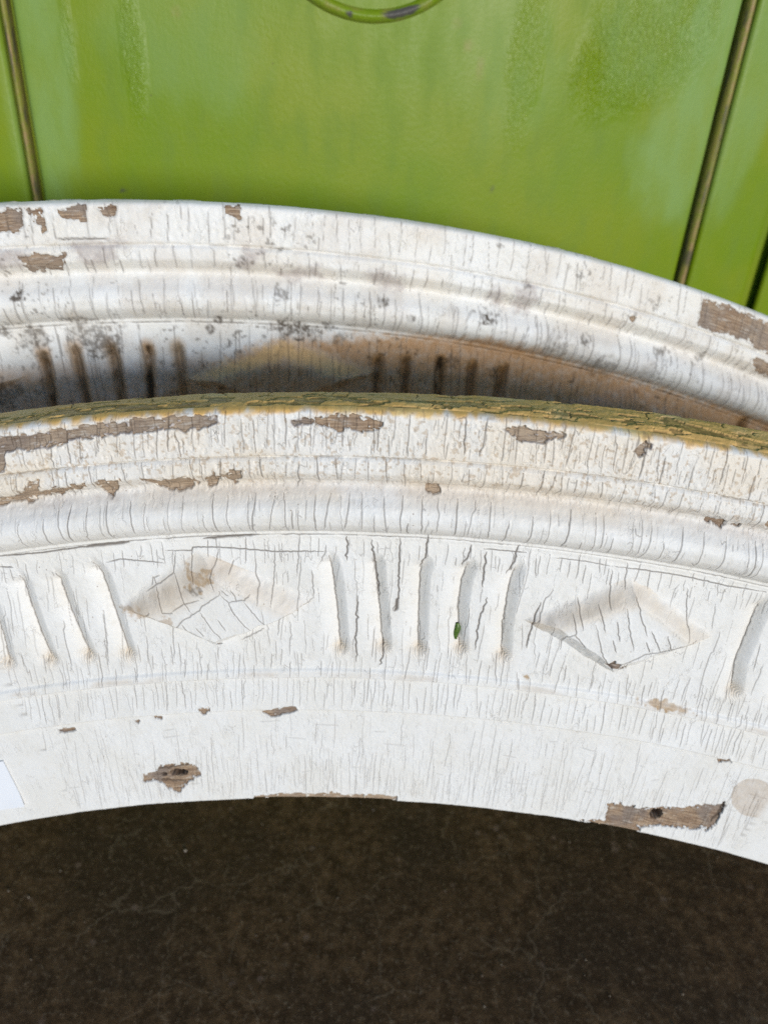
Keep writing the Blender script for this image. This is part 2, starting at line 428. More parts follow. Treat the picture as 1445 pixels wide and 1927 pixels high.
        V = Pw.reshape(-1, 3); NN = N.reshape(-1, 3); A = dict(wear=wear.reshape(-1, 4), tint=tint.reshape(-1, 4), sr=sr.reshape(-1, 3))
        def emit(name, mask):
            Q = quads[mask]
            if not len(Q): return None
            u, inv = np.unique(Q.ravel(), return_inverse=True)
            return mesh_obj(name, V[u], inv.reshape(-1, 4), M_PAINT, parent, True, NN[u],
                            {'wear': ('FLOAT_COLOR', 'color', A['wear'][u]), 'tint': ('FLOAT_COLOR', 'color', A['tint'][u]), 'sr': ('FLOAT_VECTOR', 'vector', A['sr'][u])})
        for k, nm in enumerate(names): emit(nm, (band == k) & (own == 0))
        for oid, nm in feature_names.items(): emit(nm, own == oid)
        # top edge: ochre tone with flakes; runs from the front lip to the back
        n = 44; hh = np.linspace(PF(0.), -.0205, n); th = TH[0]
        T2, H3 = np.meshgrid(th, hh); k2 = np.clip((PF(0.) - H3) / .03, 0, 1)
        sx = T2 * s.rtop; ro = s.rtop + np.minimum(.0012, (PF(0.) - H3) * .25) - .004 * sstep(.85, 1, k2 / k2.max())
        fl = fbm(sx, H3, 85, 240, wild + 61, 5); rag = fbm(sx, H3, 260, 500, wild + 65, 3)
        dd = PF(0.) - H3; fl = fl + .17 * np.exp(-((dd - .0085) / .004) ** 2) - .10 * sstep(.012, .018, dd) - .03; flake = sstep(.52, .55, fl)
        edge = sstep(0, .0012, PF(0.) - H3)
        ro = ro + tilt * k2 + widen * k2 * np.clip(T2 / .2, -.2, 1.3) + edge * (-.0006 * flake + .0004 * (rag - .5) + .0013 * (fbm(sx, H3, 24, 80, wild + 70, 3) - .5) + 0.0004 * (fbm(sx, H3, 420, 420, wild + 72, 3) - .5))
        ck = np.zeros_like(T2); rg = np.random.default_rng(wild + 5); x = sx[0].min()
        ck = np.maximum(ck, edge * sstep(.40, .6, fbm(sx, H3, 60, 160, wild + 81, 3)) * np.exp(-((fl - .535) / .008) ** 2) * .32)
        while x < sx[0].max():
            x += rg.uniform(.006, .026); c0 = rg.uniform(0, .02); ln = rg.uniform(.003, .010)
            xx = x + .0012 * (fbm(H3[:, :1], H3[:, :1], 500, 500, int(x * 9999) % 997, 2) - .5) * 2 + .25 * (PF(0.) - H3[:, :1]) * rg.normal(0, 1)
            ck = np.maximum(ck, .85 * np.clip(1.4 - np.abs(sx - xx) / .0004, 0, 1) * sstep(c0, c0 + .001, PF(0.) - H3) * sstep(c0 + ln, c0 + ln - .001, PF(0.) - H3))
        ro = ro - .0007 * ck * edge
        Pt = s.fr.world(T2, ro, H3); Pt[0] = Pw[0]
        Nt = np.cross(np.gradient(Pt, axis=1), np.gradient(Pt, axis=0)); Nt /= np.linalg.norm(Nt, axis=2, keepdims=True) + 1e-12
        if Nt[n // 2, nc // 2] @ s.fr.u < 0: Nt = -Nt
        och = np.full_like(T2, top) ; och[0] = tint[0, :, 0]; och[1] = .5 * (1 + och[0])
        z0 = np.zeros_like(T2)
        wr = np.stack([z0, .8 * ck, .15 * flake, .5 * flake * sstep(.42, .6, rag)], 2); wr[0] = wear[0]
        ti = np.stack([och, z0, z0, z0], 2); ti[0] = tint[0]; s3 = np.stack([sx, H3 + s.rtop + .05, z0], 2)
        id2 = np.arange(n * nc).reshape(n, nc); q2 = np.stack([id2[:-1, :-1], id2[:-1, 1:], id2[1:, 1:], id2[1:, :-1]], 2).reshape(-1, 4)
        mesh_obj('top_edge', Pt.reshape(-1, 3), q2, M_PAINT, parent, True, Nt.reshape(-1, 3),
                 {'wear': ('FLOAT_COLOR', 'color', wr.reshape(-1, 4)), 'tint': ('FLOAT_COLOR', 'color', ti.reshape(-1, 4)), 'sr': ('FLOAT_VECTOR', 'vector', s3.reshape(-1, 3))})
        # back, underside and feet close the body
        bt = Pt[-1]; bb = s.fr.world(TH[-1], np.full(nc, s.r[-1]), np.full(nc, -.0205)); ff = Pw[-1]
        ring = [bt, bb, ff]; Vb = np.concatenate(ring); Qb = []
        for a in range(2):
            i = np.arange(nc - 1); Qb.append(np.stack([a * nc + i, a * nc + i + 1, (a + 1) * nc + i + 1, (a + 1) * nc + i], 1))
        Qb = np.concatenate(Qb)
        ends = []
        for j in (0, -1):
            front = Pw[:, j]; back = s.fr.world(TH[:, j], s.r, np.full(s.nr, -.0205)); o = len(Vb)
            Vb = np.concatenate([Vb, front, back]); i = np.arange(s.nr - 1)
            ends.append(np.stack([o + i, o + i + 1, o + s.nr + i + 1, o + s.nr + i], 1))
        Qb = np.concatenate([Qb] + ends)
        nv = len(Vb); zz = np.zeros((nv, 4)); zz[:, 2] = .35
        mesh_obj('board_back', Vb, Qb, M_PAINT, parent, False, None,
                 {'wear': ('FLOAT_COLOR', 'color', zz), 'tint': ('FLOAT_COLOR', 'color', np.zeros((nv, 4))), 'sr': ('FLOAT_VECTOR', 'vector', Vb)})

def cv(x0, y0, k, P): return [(x0 + a / k, y0 + b / k) for a, b in P]

# ================================================================== front board
FRF = Frame((CX, CY), .42, 6, 0, (.02808536, -1.07393204))
A = Board(FRF, 1.1362, -.262, .258, .00036, .00040, 'front')
fa = np.random.default_rng(5)
P1 = lambda p: A.px(p)
# diamonds
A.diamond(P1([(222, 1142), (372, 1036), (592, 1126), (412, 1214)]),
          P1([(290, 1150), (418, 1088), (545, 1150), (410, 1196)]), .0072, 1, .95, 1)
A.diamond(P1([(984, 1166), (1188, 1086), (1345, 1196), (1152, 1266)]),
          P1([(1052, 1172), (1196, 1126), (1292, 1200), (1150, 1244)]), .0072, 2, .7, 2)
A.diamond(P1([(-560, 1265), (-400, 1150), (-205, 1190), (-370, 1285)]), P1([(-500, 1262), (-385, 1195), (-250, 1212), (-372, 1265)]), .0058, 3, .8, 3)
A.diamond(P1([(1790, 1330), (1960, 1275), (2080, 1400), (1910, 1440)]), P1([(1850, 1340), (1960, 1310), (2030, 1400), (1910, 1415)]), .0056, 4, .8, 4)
FLU = [[(618, 1046), (628, 1100), (634, 1150), (640, 1226)], [(704, 1048), (708, 1095), (714, 1150), (720, 1224)],
       [(798, 1054), (790, 1085), (788, 1150), (786, 1228)], [(882, 1058), (868, 1100), (862, 1150), (864, 1226)],
       [(972, 1064), (958, 1110), (946, 1180), (944, 1240)],
       [(172, 1058), (190, 1085), (212, 1150), (242, 1238)], [(104, 1078), (122, 1130), (142, 1180), (168, 1240)],
       [(36, 1084), (50, 1130), (72, 1190), (96, 1248)], [(-34, 1096), (-16, 1150), (2, 1200), (16, 1254)],
       [(-110, 1110), (-90, 1165), (-72, 1215), (-58, 1264)],
       [(1436, 1128), (1410, 1190), (1386, 1250), (1378, 1306)], [(1520, 1150), (1498, 1205), (1475, 1260), (1462, 1324)],
       [(1604, 1172), (1584, 1225), (1560, 1285), (1546, 1345)], [(1690, 1200), (1668, 1250), (1645, 1310), (1630, 1368)],
       [(1776, 1230), (1752, 1285), (1730, 1340), (1716, 1395)]]
for k, p in enumerate(FLU):
    q = P1(p); A.flute(q, .0130 if k > 4 else .0122, .0046, 10 + k)
    A.line(A.wob(q, .0002), .00042, .9, .4)
# long lines along the mouldings
def along(dep, k, wd, brk, seed, lo=None, hi=None):
    rg = np.random.default_rng(seed); x = A.S[0, 0] if lo is None else lo; end = A.S[0, -1] if hi is None else hi
    while x < end:
        L = rg.uniform(.01, .05); n = max(2, int(L / .002)); xs = np.linspace(x, min(end, x + L), n)
        A.line(np.stack([xs, A.rtop - dep + rg.normal(0, .00015, n)], 1), wd * rg.uniform(.5, 1.2), k * rg.uniform(.4, 1), .4)
        x += L + (rg.uniform(0, brk) if brk else 0)
along(.0764, .9, .00045, .004, 1); along(.0257, .75, .0004, .012, 2); along(.1748, .85, .0005, .006, 3); along(.1996, .75, .00048, .012, 4)
for p, wd in [([(0, 1047), (80, 1040), (160, 1029), (200, 1025)], .0006), ([(158, 1029), (200, 1024), (243, 1020)], .0012), ([(383, 1014), (440, 1008), (490, 1005)], .0010),
          ([(0, 1067), (25, 1068)], .0005), ([(200, 1058), (226, 1052), (309, 1060)], .0004), ([(310, 1036), (361, 1036), (363, 1030), (414, 1030), (517, 1038), (616, 1038)], .00045),
          ([(910, 1033), (990, 1040)], .0004), ([(1150, 1065), (1272, 1082), (1363, 1102), (1440, 1114)], .0004), ([(1040, 1050), (1100, 1056), (1150, 1066)], .0003)]:
    A.line(A.wob(P1(p), .00012), wd, .9, .5)
# traced cracks: left diamond
for p in [[(449, 125), (437, 265), (300, 360), (260, 385)], [(445, 265), (525, 430), (575, 490)], [(555, 110), (555, 230), (580, 310)], [(735, 110), (685, 270), (720, 350)],
          [(830, 185), (800, 260)], [(445, 480), (520, 430), (620, 405)], [(750, 345), (745, 375), (640, 440), (625, 470), (515, 535), (490, 565), (410, 620)],
          [(755, 370), (810, 420), (830, 470), (910, 570), (960, 605)], [(810, 420), (850, 410), (910, 405), (945, 365)], [(905, 415), (1000, 530), (1080, 595)],
          [(965, 170), (970, 280), (995, 320), (988, 440)], [(1090, 90), (1090, 250), (1075, 450)], [(1250, 20), (1235, 290)], [(1330, 250), (1342, 430)],
          [(1342, 428), (1200, 515), (1120, 570), (1110, 680)], [(1025, 625), (880, 700)], [(625, 480), (700, 590), (790, 685)], [(330, 350), (385, 490), (450, 490), (440, 480)],
          [(305, 290), (298, 345)], [(760, 340), (810, 375)], [(820, 340), (850, 380), (860, 415)], [(740, 530), (790, 600)], [(510, 560), (580, 650)], [(600, 580), (650, 640)],
          [(270, 520), (300, 490)], [(330, 345), (310, 300), (345, 285)]]:
    A.line(A.wob(P1(cv(200, 1000, 3.44, p)), .00022), .0004, .72, .7)
for p in [[(570, 100), (545, 260), (550, 290)], [(655, 60), (635, 200)], [(340, 320), (355, 420), (300, 440), (275, 545)], [(350, 425), (385, 470), (405, 500)],
          [(460, 365), (500, 540), (530, 590), (630, 580), (740, 530), (820, 520), (950, 490), (1025, 465)], [(690, 220), (715, 340), (745, 430)], [(635, 280), (650, 400), (670, 510)],
          [(770, 400), (820, 520)], [(240, 210), (190, 270), (160, 370), (130, 390), (85, 525)], [(860, 430), (880, 510), (890, 560)], [(740, 460), (760, 520)],
          [(990, 200), (985, 290), (990, 420), (975, 470)], [(485, 270), (515, 410)], [(580, 350), (595, 460)], [(375, 250), (390, 400)], [(555, 450), (575, 520)], [(640, 590), (645, 650)]]:
    A.line(A.wob(P1(cv(960, 1040, 2.98, p)), .00022), .0004, .75, .7)
for p in [[(605, 40), (595, 290), (595, 390), (565, 470)], [(345, 770), (345, 600), (355, 380)], [(1120, 390), (1070, 530), (1045, 700)], [(290, 30), (290, 170)],
          [(440, 50), (460, 230), (480, 400)], [(505, 650), (505, 730), (480, 790)], [(770, 20), (755, 160), (720, 230)], [(1025, 80), (1005, 150), (965, 200)],
          [(1310, 80), (1285, 130), (1280, 180), (1230, 260)], [(1435, 420), (1390, 530), (1350, 690)], [(1115, 120), (1090, 330)]]:
    A.line(A.wob(P1(cv(560, 1000, 3.14, p))), .0006, .95)
A.line(A.wob(P1([(749, 1125), (742, 1150)])), .0013, .95)
# random cracks band by band
dia = [P1([(215, 1142), (380, 1030), (600, 1126), (410, 1220)]), P1([(975, 1166), (1190, 1080), (1350, 1190), (1150, 1270)])]
def in_dia(P):
    m = P[len(P) // 2]
    for d in dia:
        c = d.mean(0); sx = (d[2, 0] - d[0, 0]) / 2; sy = (d[1, 1] - d[3, 1]) / 2
        if abs(m[0] - c[0]) / sx + abs(m[1] - c[1]) / sy < .95: return True
    return False
A.cracks(.0005, .0257, .0065, .014, .026, .00038, .85, fa, None, .65)
A.cracks(.0005, .0250, .0026, .003, .012, .00028, .65, fa)
A.cracks(.0262, .0450, .0068, .008, .018, .00036, .8, fa, None, .55)
A.cracks(.0270, .0460, .0034, .002, .009, .00026, .6, fa)
A.cracks(.0480, .0755, .0090, .016, .027, .00038, .85, fa, None, .65)
A.cracks(.0480, .0750, .0050, .004, .014, .00026, .5, fa)
A.cracks(.0770, .0960, .0052, .008, .019, .00032, .75, fa, in_dia)
A.cracks(.0850, .1600, .0075, .015, .050, .00033, .7, fa, in_dia)
A.cracks(.0850, .1700, .0045, .005, .024, .00027, .6, fa, in_dia)
A.cracks(.1450, .1750, .0046, .010, .028, .00033, .7, fa, in_dia)
A.cracks(.1750, .1990, .0042, .012, .024, .00030, .7, fa, None, .6)
A.cracks(.2000, .2720, .0034, .012, .050, .00028, .55, fa)
A.cracks(.2000, .2720, .0030, .004, .018, .00024, .34, fa)
A.cracks(.2300, .2740, .0036, .008, .030, .00028, .48, fa)
# paint gone to the wood (traced)
CH = [[(-200, 868), (-60, 848), (0, 822), (60, 818), (190, 799), (300, 788), (410, 781), (414, 796), (392, 803), (350, 812), (325, 805), (290, 812), (200, 820), (150, 828), (100, 838), (92, 846), (40, 846), (12, 852), (10, 890), (-40, 896), (-200, 930)],
      [(588, 784), (640, 782), (700, 786), (722, 796), (714, 812), (690, 812), (660, 806), (640, 812), (618, 806), (598, 800)],
      [(545, 790), (575, 786), (588, 792), (580, 800), (552, 806)],
      [(940, 806), (1000, 806), (1062, 818), (1040, 826), (1020, 836), (985, 832), (962, 818)],
      [(1190, 850), (1214, 830), (1228, 836), (1224, 846), (1214, 848), (1219, 858), (1204, 857)],
      [(-200, 985), (-80, 960), (0, 938), (48, 926), (52, 902), (74, 902), (78, 922), (110, 918), (160, 908), (168, 916), (120, 926), (60, 940), (0, 952), (-100, 985), (-200, 1010)],
      [(176, 908), (224, 902), (228, 918), (212, 932), (196, 924)], [(268, 902), (310, 904), (350, 896), (374, 904), (368, 916), (336, 921), (296, 914)],
      [(386, 900), (402, 890), (414, 898), (408, 914), (392, 914)], [(418, 894), (436, 886), (456, 884), (458, 900), (442, 909), (428, 902)],
      [(796, 911), (822, 912), (826, 924), (804, 926)], [(1328, 975), (1350, 972), (1362, 984), (1396, 984), (1388, 990), (1352, 989)],
      [(270, 1456), (298, 1452), (304, 1442), (330, 1438), (360, 1436), (372, 1444), (376, 1458), (366, 1466), (352, 1470), (340, 1492), (322, 1488), (304, 1470), (272, 1470)],
      [(1142, 1512), (1160, 1514), (1200, 1520), (1260, 1520), (1340, 1516), (1362, 1510), (1358, 1530), (1348, 1552), (1338, 1562), (1300, 1560), (1250, 1556), (1202, 1556), (1198, 1572), (1150, 1560), (1110, 1548), (1085, 1544), (1140, 1545)],
      [(472, 1512), (480, 1499), (510, 1496), (560, 1492), (590, 1496), (625, 1491), (650, 1497), (720, 1496), (746, 1500), (742, 1512)],
      [(928, 1534), (936, 1524), (962, 1528), (1014, 1534), (1016, 1546)],
      [(374, 1336), (392, 1332), (396, 1340), (378, 1344)], [(496, 1340), (520, 1334), (556, 1330), (560, 1338), (540, 1344), (510, 1350)],
      [(1350, 1428), (1372, 1428), (1374, 1434), (1352, 1433)], [(110, 1374), (140, 1370), (142, 1374), (112, 1379)], [(255, 1358), (262, 1356), (260, 1362)], [(292, 1350), (306, 1348), (304, 1353)],
      [(1136, 1240), (1150, 1232), (1165, 1240), (1176, 1252), (1165, 1258), (1148, 1250)], [(400, 1206), (414, 1208), (424, 1210), (408, 1213)],
      [(1438, 985), (1448, 975), (1470, 990), (1450, 1000)], [(1560, 905), (1620, 915), (1640, 945), (1580, 935)], [(1500, 1120), (1530, 1130), (1520, 1140)]]
for k, p in enumerate(CH):
    A.peel(P1(p), .0012, k, (.0020 if k in (12, 13) else .0009 if k > 13 else .0013))
    if k in (0, 2, 3, 4): A.stain(A.gray, P1(p), .95, .0006, .001, k)
    if k in (5, 6, 7, 8, 9, 14, 15): A.stain(A.warm, P1(p), .95, .0006, .001, k)
# holes: a rotted knot at left and a screw hole at right
def hole(p, rx, ry, dep, seed):
    q = P1([p])[0]; W = A.win(q, q, .02)
    d = np.hypot((A.S[W] - q[0]) / rx, (A.R[W] - q[1]) / ry) + (fbm(A.S[W], A.R[W], 400, 400, seed, 3) - .5) * .5
    m = sstep(1.15, .75, d); A.H[W] -= dep * m; A.grime[W] = np.maximum(A.grime[W], .9 * m); A.crack[W] = np.maximum(A.crack[W], .7 * m)
hole((336, 1456), .0070, .0027, .006, 77); hole((308, 1459), .0026, .0014, .003, 78); hole((1234, 1534), .0050, .0045, .009, 79)
A.line(A.wob(P1([(1362, 1512), (1352, 1532), (1345, 1540), (1338, 1548)]), .0006), .0016, .95)
A.line(A.wob(P1([(296, 1448), (330, 1444), (362, 1438)]), .0005), .0009, .9); A.line(A.wob(P1([(300, 1468), (330, 1472), (350, 1470)]), .0005), .0009, .8)
# ghost of an old round plug at right, gouged scuffs
A.stain(A.dirt, P1([(1416 + 41 * math.cos(k_ * .2618), 1501 + 36 * math.sin(k_ * .2618)) for k_ in range(24)]), .46, .0005, .0006, 3); A.spot(A.dirt, P1([(374, 1082)])[0], .007, .9, 5, 1.3); A.spot(A.grime, P1([(374, 1104)])[0], .0036, .55, 8, 1.8)
A.spot(A.dirt, P1([(255, 1150)])[0], .006, .7, 6, 1.5); A.spot(A.dirt, P1([(1250, 1328)])[0], .0035, .8, 9, 5.0); A.spot(A.dirt, P1([(320, 1160)])[0], .004, .6, 12, 1.5)
A.spot(A.dirt, P1([(990, 1274)])[0], .002, .9, 10, 1.5)
for k in range(26):
    x = fa.uniform(A.S[0, 0], A.S[0, -1]); d = fa.uniform(.205, .262)
    A.line(np.array([(x, A.rtop - d), (x + fa.uniform(.004, .02), A.rtop - d + fa.normal(0, .001))]), .0005, .25, 0)
# soft grey tone along the hollow above the torus and old drips
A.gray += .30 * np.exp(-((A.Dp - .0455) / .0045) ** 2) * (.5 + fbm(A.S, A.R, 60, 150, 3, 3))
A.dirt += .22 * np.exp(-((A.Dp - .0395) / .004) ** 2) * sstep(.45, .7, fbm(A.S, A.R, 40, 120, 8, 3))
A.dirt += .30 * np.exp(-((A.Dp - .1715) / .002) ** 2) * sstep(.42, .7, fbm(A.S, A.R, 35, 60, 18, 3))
A.ochre = sstep(.0035, .0, A.Dp + .0035 * (fbm(A.S, A.R, 170, 170, 21, 3) - .5) * 2 - .0004)
pit = sstep(.66, .72, fbm(A.S, A.R, 520, 520, 31, 2)) * sstep(.055, .03, A.Dp)
A.dirt = np.maximum(A.dirt, .5 * pit)
front = empty('carved_pediment', (float(FRF.P0[0]), float(FRF.P0[1]) + .02, 0.0))
tag(front, 'front white arched pediment with ochre top edge, whole diamonds and a green leaf bit', 'pediment', 'arched white carved pediments')
names = {1: 'diamond', 2: 'diamond', 3: 'diamond', 4: 'diamond'}; names.update({10 + k: 'flute' for k in range(len(FLU))})
A.finish(front, 100, names)

# ================================================================== rear board
FRR = Frame((CX, CY - 400), .53, 6, -9.5, (-.1274, -1.2598))
B = Board(FRR, 1.3195, -.145, .385, .00070, .00085, 'rear')
P2 = lambda p: B.px(p)
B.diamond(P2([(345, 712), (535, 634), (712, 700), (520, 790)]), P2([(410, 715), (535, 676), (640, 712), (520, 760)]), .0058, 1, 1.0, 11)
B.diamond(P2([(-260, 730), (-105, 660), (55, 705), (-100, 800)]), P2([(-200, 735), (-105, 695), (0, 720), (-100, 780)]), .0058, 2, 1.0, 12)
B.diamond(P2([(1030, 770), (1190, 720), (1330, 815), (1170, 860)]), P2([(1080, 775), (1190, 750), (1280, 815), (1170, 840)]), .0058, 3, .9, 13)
FL2 = [[(82, 668), (90, 700), (104, 790)], [(140, 656), (150, 700), (170, 785)], [(210, 656), (220, 700), (234, 780)], [(278, 654), (281, 700), (286, 780)], [(334, 652), (340, 690), (350, 770)],
       [(712, 672), (709, 720), (704, 790)], [(764, 674), (762, 720), (758, 795)], [(829, 676), (826, 720), (820, 800)], [(888, 684), (884, 730), (876, 805)], [(948, 690), (938, 735), (926, 810)],
       [(1400, 790), (1375, 860), (1360, 900)], [(1460, 815), (1440, 880), (1420, 930)]]
for k, p in enumerate(FL2):
    q = P2(p); B.flute(q, .0105, .0070, 10 + k)
    W = B.win(q.min(0), q.max(0), .008)
    d, t = B.polydist(q, W)
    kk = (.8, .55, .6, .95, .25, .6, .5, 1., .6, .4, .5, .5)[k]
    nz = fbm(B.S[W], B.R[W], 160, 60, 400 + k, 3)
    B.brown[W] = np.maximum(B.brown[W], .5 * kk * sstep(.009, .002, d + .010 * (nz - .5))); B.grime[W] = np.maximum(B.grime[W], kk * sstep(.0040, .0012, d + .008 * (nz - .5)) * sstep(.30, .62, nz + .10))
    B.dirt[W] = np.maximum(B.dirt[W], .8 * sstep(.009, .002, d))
ra = np.random.default_rng(8)
for a, b, sp, lo, hi, wd in [(.0005, .025, .0095, .008, .024, .0006), (.0265, .045, .0100, .006, .018, .0006), (.046, .0755, .0085, .010, .024, .0007), (.046, .0755, .012, .006, .014, .0005),
                             (.077, .15, .012, .010, .035, .0006), (.077, .12, .012, .008, .025, .0006)]:
    B.cracks(a, b, sp * .8, lo * 1.3, hi * 1.3, wd * .82, .62, ra, None, .45)
A_, A = A, B
along(.0257, .6, .0004, .05, 12); along(.0764, .7, .0006, .02, 13)
A = A_
B.line(B.wob(P2([(100, 450), (190, 449), (205, 448)]), .0002), .0006, .9)
for k, p in enumerate([[(-60, 400), (-10, 396), (38, 394), (42, 424), (34, 436), (-60, 440)], [(48, 392), (78, 390), (84, 410), (88, 432), (80, 440), (68, 420)], [(104, 392), (160, 386), (161, 414), (132, 416), (108, 410)],
                       [(188, 392), (220, 388), (220, 406), (200, 406)], [(424, 388), (456, 390), (452, 412), (436, 404), (424, 402)], [(34, 484), (60, 478), (123, 478), (122, 512), (90, 508), (60, 512), (44, 500)],
                       [(1322, 562), (1360, 572), (1445, 608), (1500, 636), (1490, 690), (1440, 664), (1400, 640), (1312, 614)], [(1408, 668), (1460, 690), (1460, 720), (1420, 700)], [(1180, 594), (1196, 598), (1190, 606)]]):
    B.peel(P2(p), .0006, 60 + k, .0014)
for k, p in enumerate([[(684, 520), (700, 508), (762, 520), (758, 546), (720, 542)], [(968, 548), (990, 528), (1012, 540), (1008, 570), (990, 592), (966, 580)], [(930, 540), (950, 548), (940, 576), (916, 560)],
                       [(130, 460), (160, 450), (240, 456), (210, 490), (170, 500)], [(520, 510), (600, 500), (605, 520), (540, 530)], [(-30, 478), (60, 470), (40, 500), (-20, 505)], [(460, 470), (500, 474), (470, 510), (440, 500)]]):
    B.stain(B.gray, P2(p), .75, .003, .004, 30 + k)
for k, (p, r, kk) in enumerate([((34, 558), .004, .9), ((60, 640), .010, .7), ((10, 620), .006, .7), ((160, 622), .012, .6), ((185, 650), .009, .75), ((210, 645), .008, .7), ((540, 618), .007, .85), ((565, 624), .006, .9), ((590, 634), .006, .7),
                            ((533, 553), .005, .6), ((412, 600), .004, .8), ((397, 622), .0035, .8), ((717, 570), .004, .8), ((914, 600), .0036, .95), ((928, 606), .003, .8), ((775, 600), .003, .7), ((1100, 645), .0052, .75), ((1245, 662), .004, .6),
                            ((640, 640), .006, .5), ((930, 704), .005, .8), ((850, 680), .006, .5), ((620, 612), .004, .7), ((1315, 670), .004, .6), ((420, 728), .0035, .8), ((427, 650), .003, .9), ((452, 665), .003, .7), ((940, 460), .002, .6),
                            ((10, 745), .009, .6), ((30, 735), .005, .5), ((1040, 655), .010, .35), ((1130, 690), .010, .4), ((1220, 700), .008, .35), ((990, 540), .003, .5)]):
    B.spot(B.grime, P2([p])[0], r, kk, 40 + k, 1.2)
pp = fbm(B.S, B.R, 320, 320, 71, 3); pz = fbm(B.S, B.R, 30, 30, 75, 3)
B.grime = np.maximum(B.grime, .55 * sstep(.66, .76, pp) * sstep(.46, .66, pz + .16 * sstep(.06, .085, B.Dp) - .05))
BOUNCE_AREA = [(220, 800), (330, 722), (400, 688), (520, 640), (600, 640), (760, 632), (950, 645), (1100, 690), (1250, 735), (1445, 795), (1600, 850), (1600, 1000), (220, 900)]
B.stain(B.brown, P2(BOUNCE_AREA), .80, .006, .005, 95); B.stain(B.dirt, P2(BOUNCE_AREA), .45, .006, .005, 97); B.stain(B.warm, P2(BOUNCE_AREA), 1.0, .006, .005, 95)  # recess behind the front board: soiling mixed with painted warm bounce light
B.brown = np.maximum(B.brown, .62 * sstep(.098, .116, B.Dp + .012 * (pz - .5)))  # browner lower down, the shaded recess's warm bounce put into the colour
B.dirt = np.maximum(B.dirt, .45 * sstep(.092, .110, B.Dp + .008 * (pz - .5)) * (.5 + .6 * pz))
B.dirt = np.maximum(B.dirt, .18 * sstep(.40, .7, fbm(B.S, B.R, 50, 50, 81, 4)))
B.grime = np.maximum(B.grime, .12 * sstep(.090, .125, B.Dp) * sstep(.3, .7, pz))
for dd_ in ([(350, 712), (535, 640), (705, 700), (640, 712), (535, 676), (410, 715)],):
    B.stain(B.ochre, P2(dd_), .85, .004, .003, 91); zd = np.zeros_like(B.dirt); B.stain(zd, P2(dd_), 1, .004, .003, 91); B.dirt *= 1 - .75 * zd; B.brown *= 1 - .7 * zd; B.grime *= 1 - .5 * zd
rear = empty('carved_pediment', (float(FRR.P0[0]), float(FRR.P0[1]) + .02, 0.0))
tag(rear, 'rear dirtier white arched pediment against the green wall, black grime in its grooves', 'pediment', 'arched white carved pediments')
names = {1: 'diamond', 2: 'diamond', 3: 'diamond'}; names.update({10 + k: 'flute' for k in range(len(FL2))})
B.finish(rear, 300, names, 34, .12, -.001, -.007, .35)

# ================================================================== green wall
def green_paint():
    t = NT("lime_green_gloss_paint")
    tc = t.n("ShaderNodeAttribute", attribute_name="sr").outputs["Vector"]     # across, up, 0 in metres on the wall
    wr = t.n("ShaderNodeAttribute", attribute_name="wear"); s = t.n("ShaderNodeSeparateColor"); t.l(wr.outputs["Color"], s.inputs[0])
    worn, chalk, rough = s.outputs[0], s.outputs[1], s.outputs[2]; bare = wr.outputs["Alpha"]
    n1 = t.noise(tc, 9, 4); n2 = t.noise(t.mapping(tc, (1, .35, 1)), 60, 5); n3 = t.noise(tc, 260, 5)
    col = t.mix(t.ramp(n1, .35, .68), (.150, .235, .006), (.190, .250, .010))
    col = t.mix(t.math('MULTIPLY', t.ramp(n2, .45, .75), .5), col, (.135, .215, .025))
    col = t.mix(t.math('MULTIPLY', chalk, t.ramp(n2, .2, .7, .45, 1)), col, (.20, .31, .08))
    sp = t.n("ShaderNodeTexVoronoi"); sp.inputs["Scale"].default_value = 90; t.l(tc, sp.inputs["Vector"])
    spk = t.math('MULTIPLY', t.ramp(sp.outputs["Distance"], .03, .09, 1, 0), t.ramp(t.noise(tc, 30, 2), .56, .6))
    col = t.mix(t.math('MULTIPLY', spk, .7), col, (.10, .10, .03))
    col = t.mix(t.math('MULTIPLY', worn, t.ramp(n3, .3, .6, .5, 1)), col, (.31, .21, .095))
    col = t.mix(t.math('MULTIPLY', bare, t.ramp(n3, .2, .4, .7, 1)), col, (.075, .070, .062))
    t.l(col, t.b.inputs["Base Color"])
    t.l(t.math('SUBTRACT', t.ramp(n2, .3, .7, .36, .46), t.math('MULTIPLY', rough, .16)), t.b.inputs["Roughness"])
    # brush runs and wrinkled gloss, strongest where the paint was dragged
    wr1 = t.noise(t.mapping(tc, (1, .45, 1)), 400, 3, .6, .4)
    b = t.bump(t.math('MULTIPLY', wr1, rough), 1.0, .0024)
    b = t.bump(t.noise(t.mapping(tc, (1, .3, 1)), 45, 3), .035, .0012, b)
    b = t.bump(n3, .22, .0007, b)
    t.l(b, t.b.inputs["Normal"])
    t.b.inputs["Specular IOR Level"].default_value = .16
    return t.m
M_GREEN = green_paint()
yawW = math.radians(-12)
Wr = np.array([math.cos(yawW), -math.sin(yawW), 0.]); Wn = np.array([-math.sin(yawW), -math.cos(yawW), 0.])
topback = FRR.world(np.array([0.]), np.array([1.3207]), np.array([-.0205]))[0]
W0 = topback - Wn * .150; W0[2] = 0
def wall_px(p, h=0.0):
    d = ray(p); t = ((W0 - CAM) @ Wn + h) / (d @ Wn); P = CAM + d * t[:, None] - W0
    return np.stack([P @ Wr, P[:, 2]], 1)
def wall_pt(a, z, h): return W0 + np.asarray(a)[..., None] * Wr + np.asarray(h)[..., None] * Wn + np.asarray(z)[..., None] * np.array([0, 0, 1.])
wall = empty('panelled_wall', W0.tolist())
tag(wall, 'lime green painted wall with beaded seams and round moulding behind both pediments', 'wall'); wall['kind'] = 'thing'
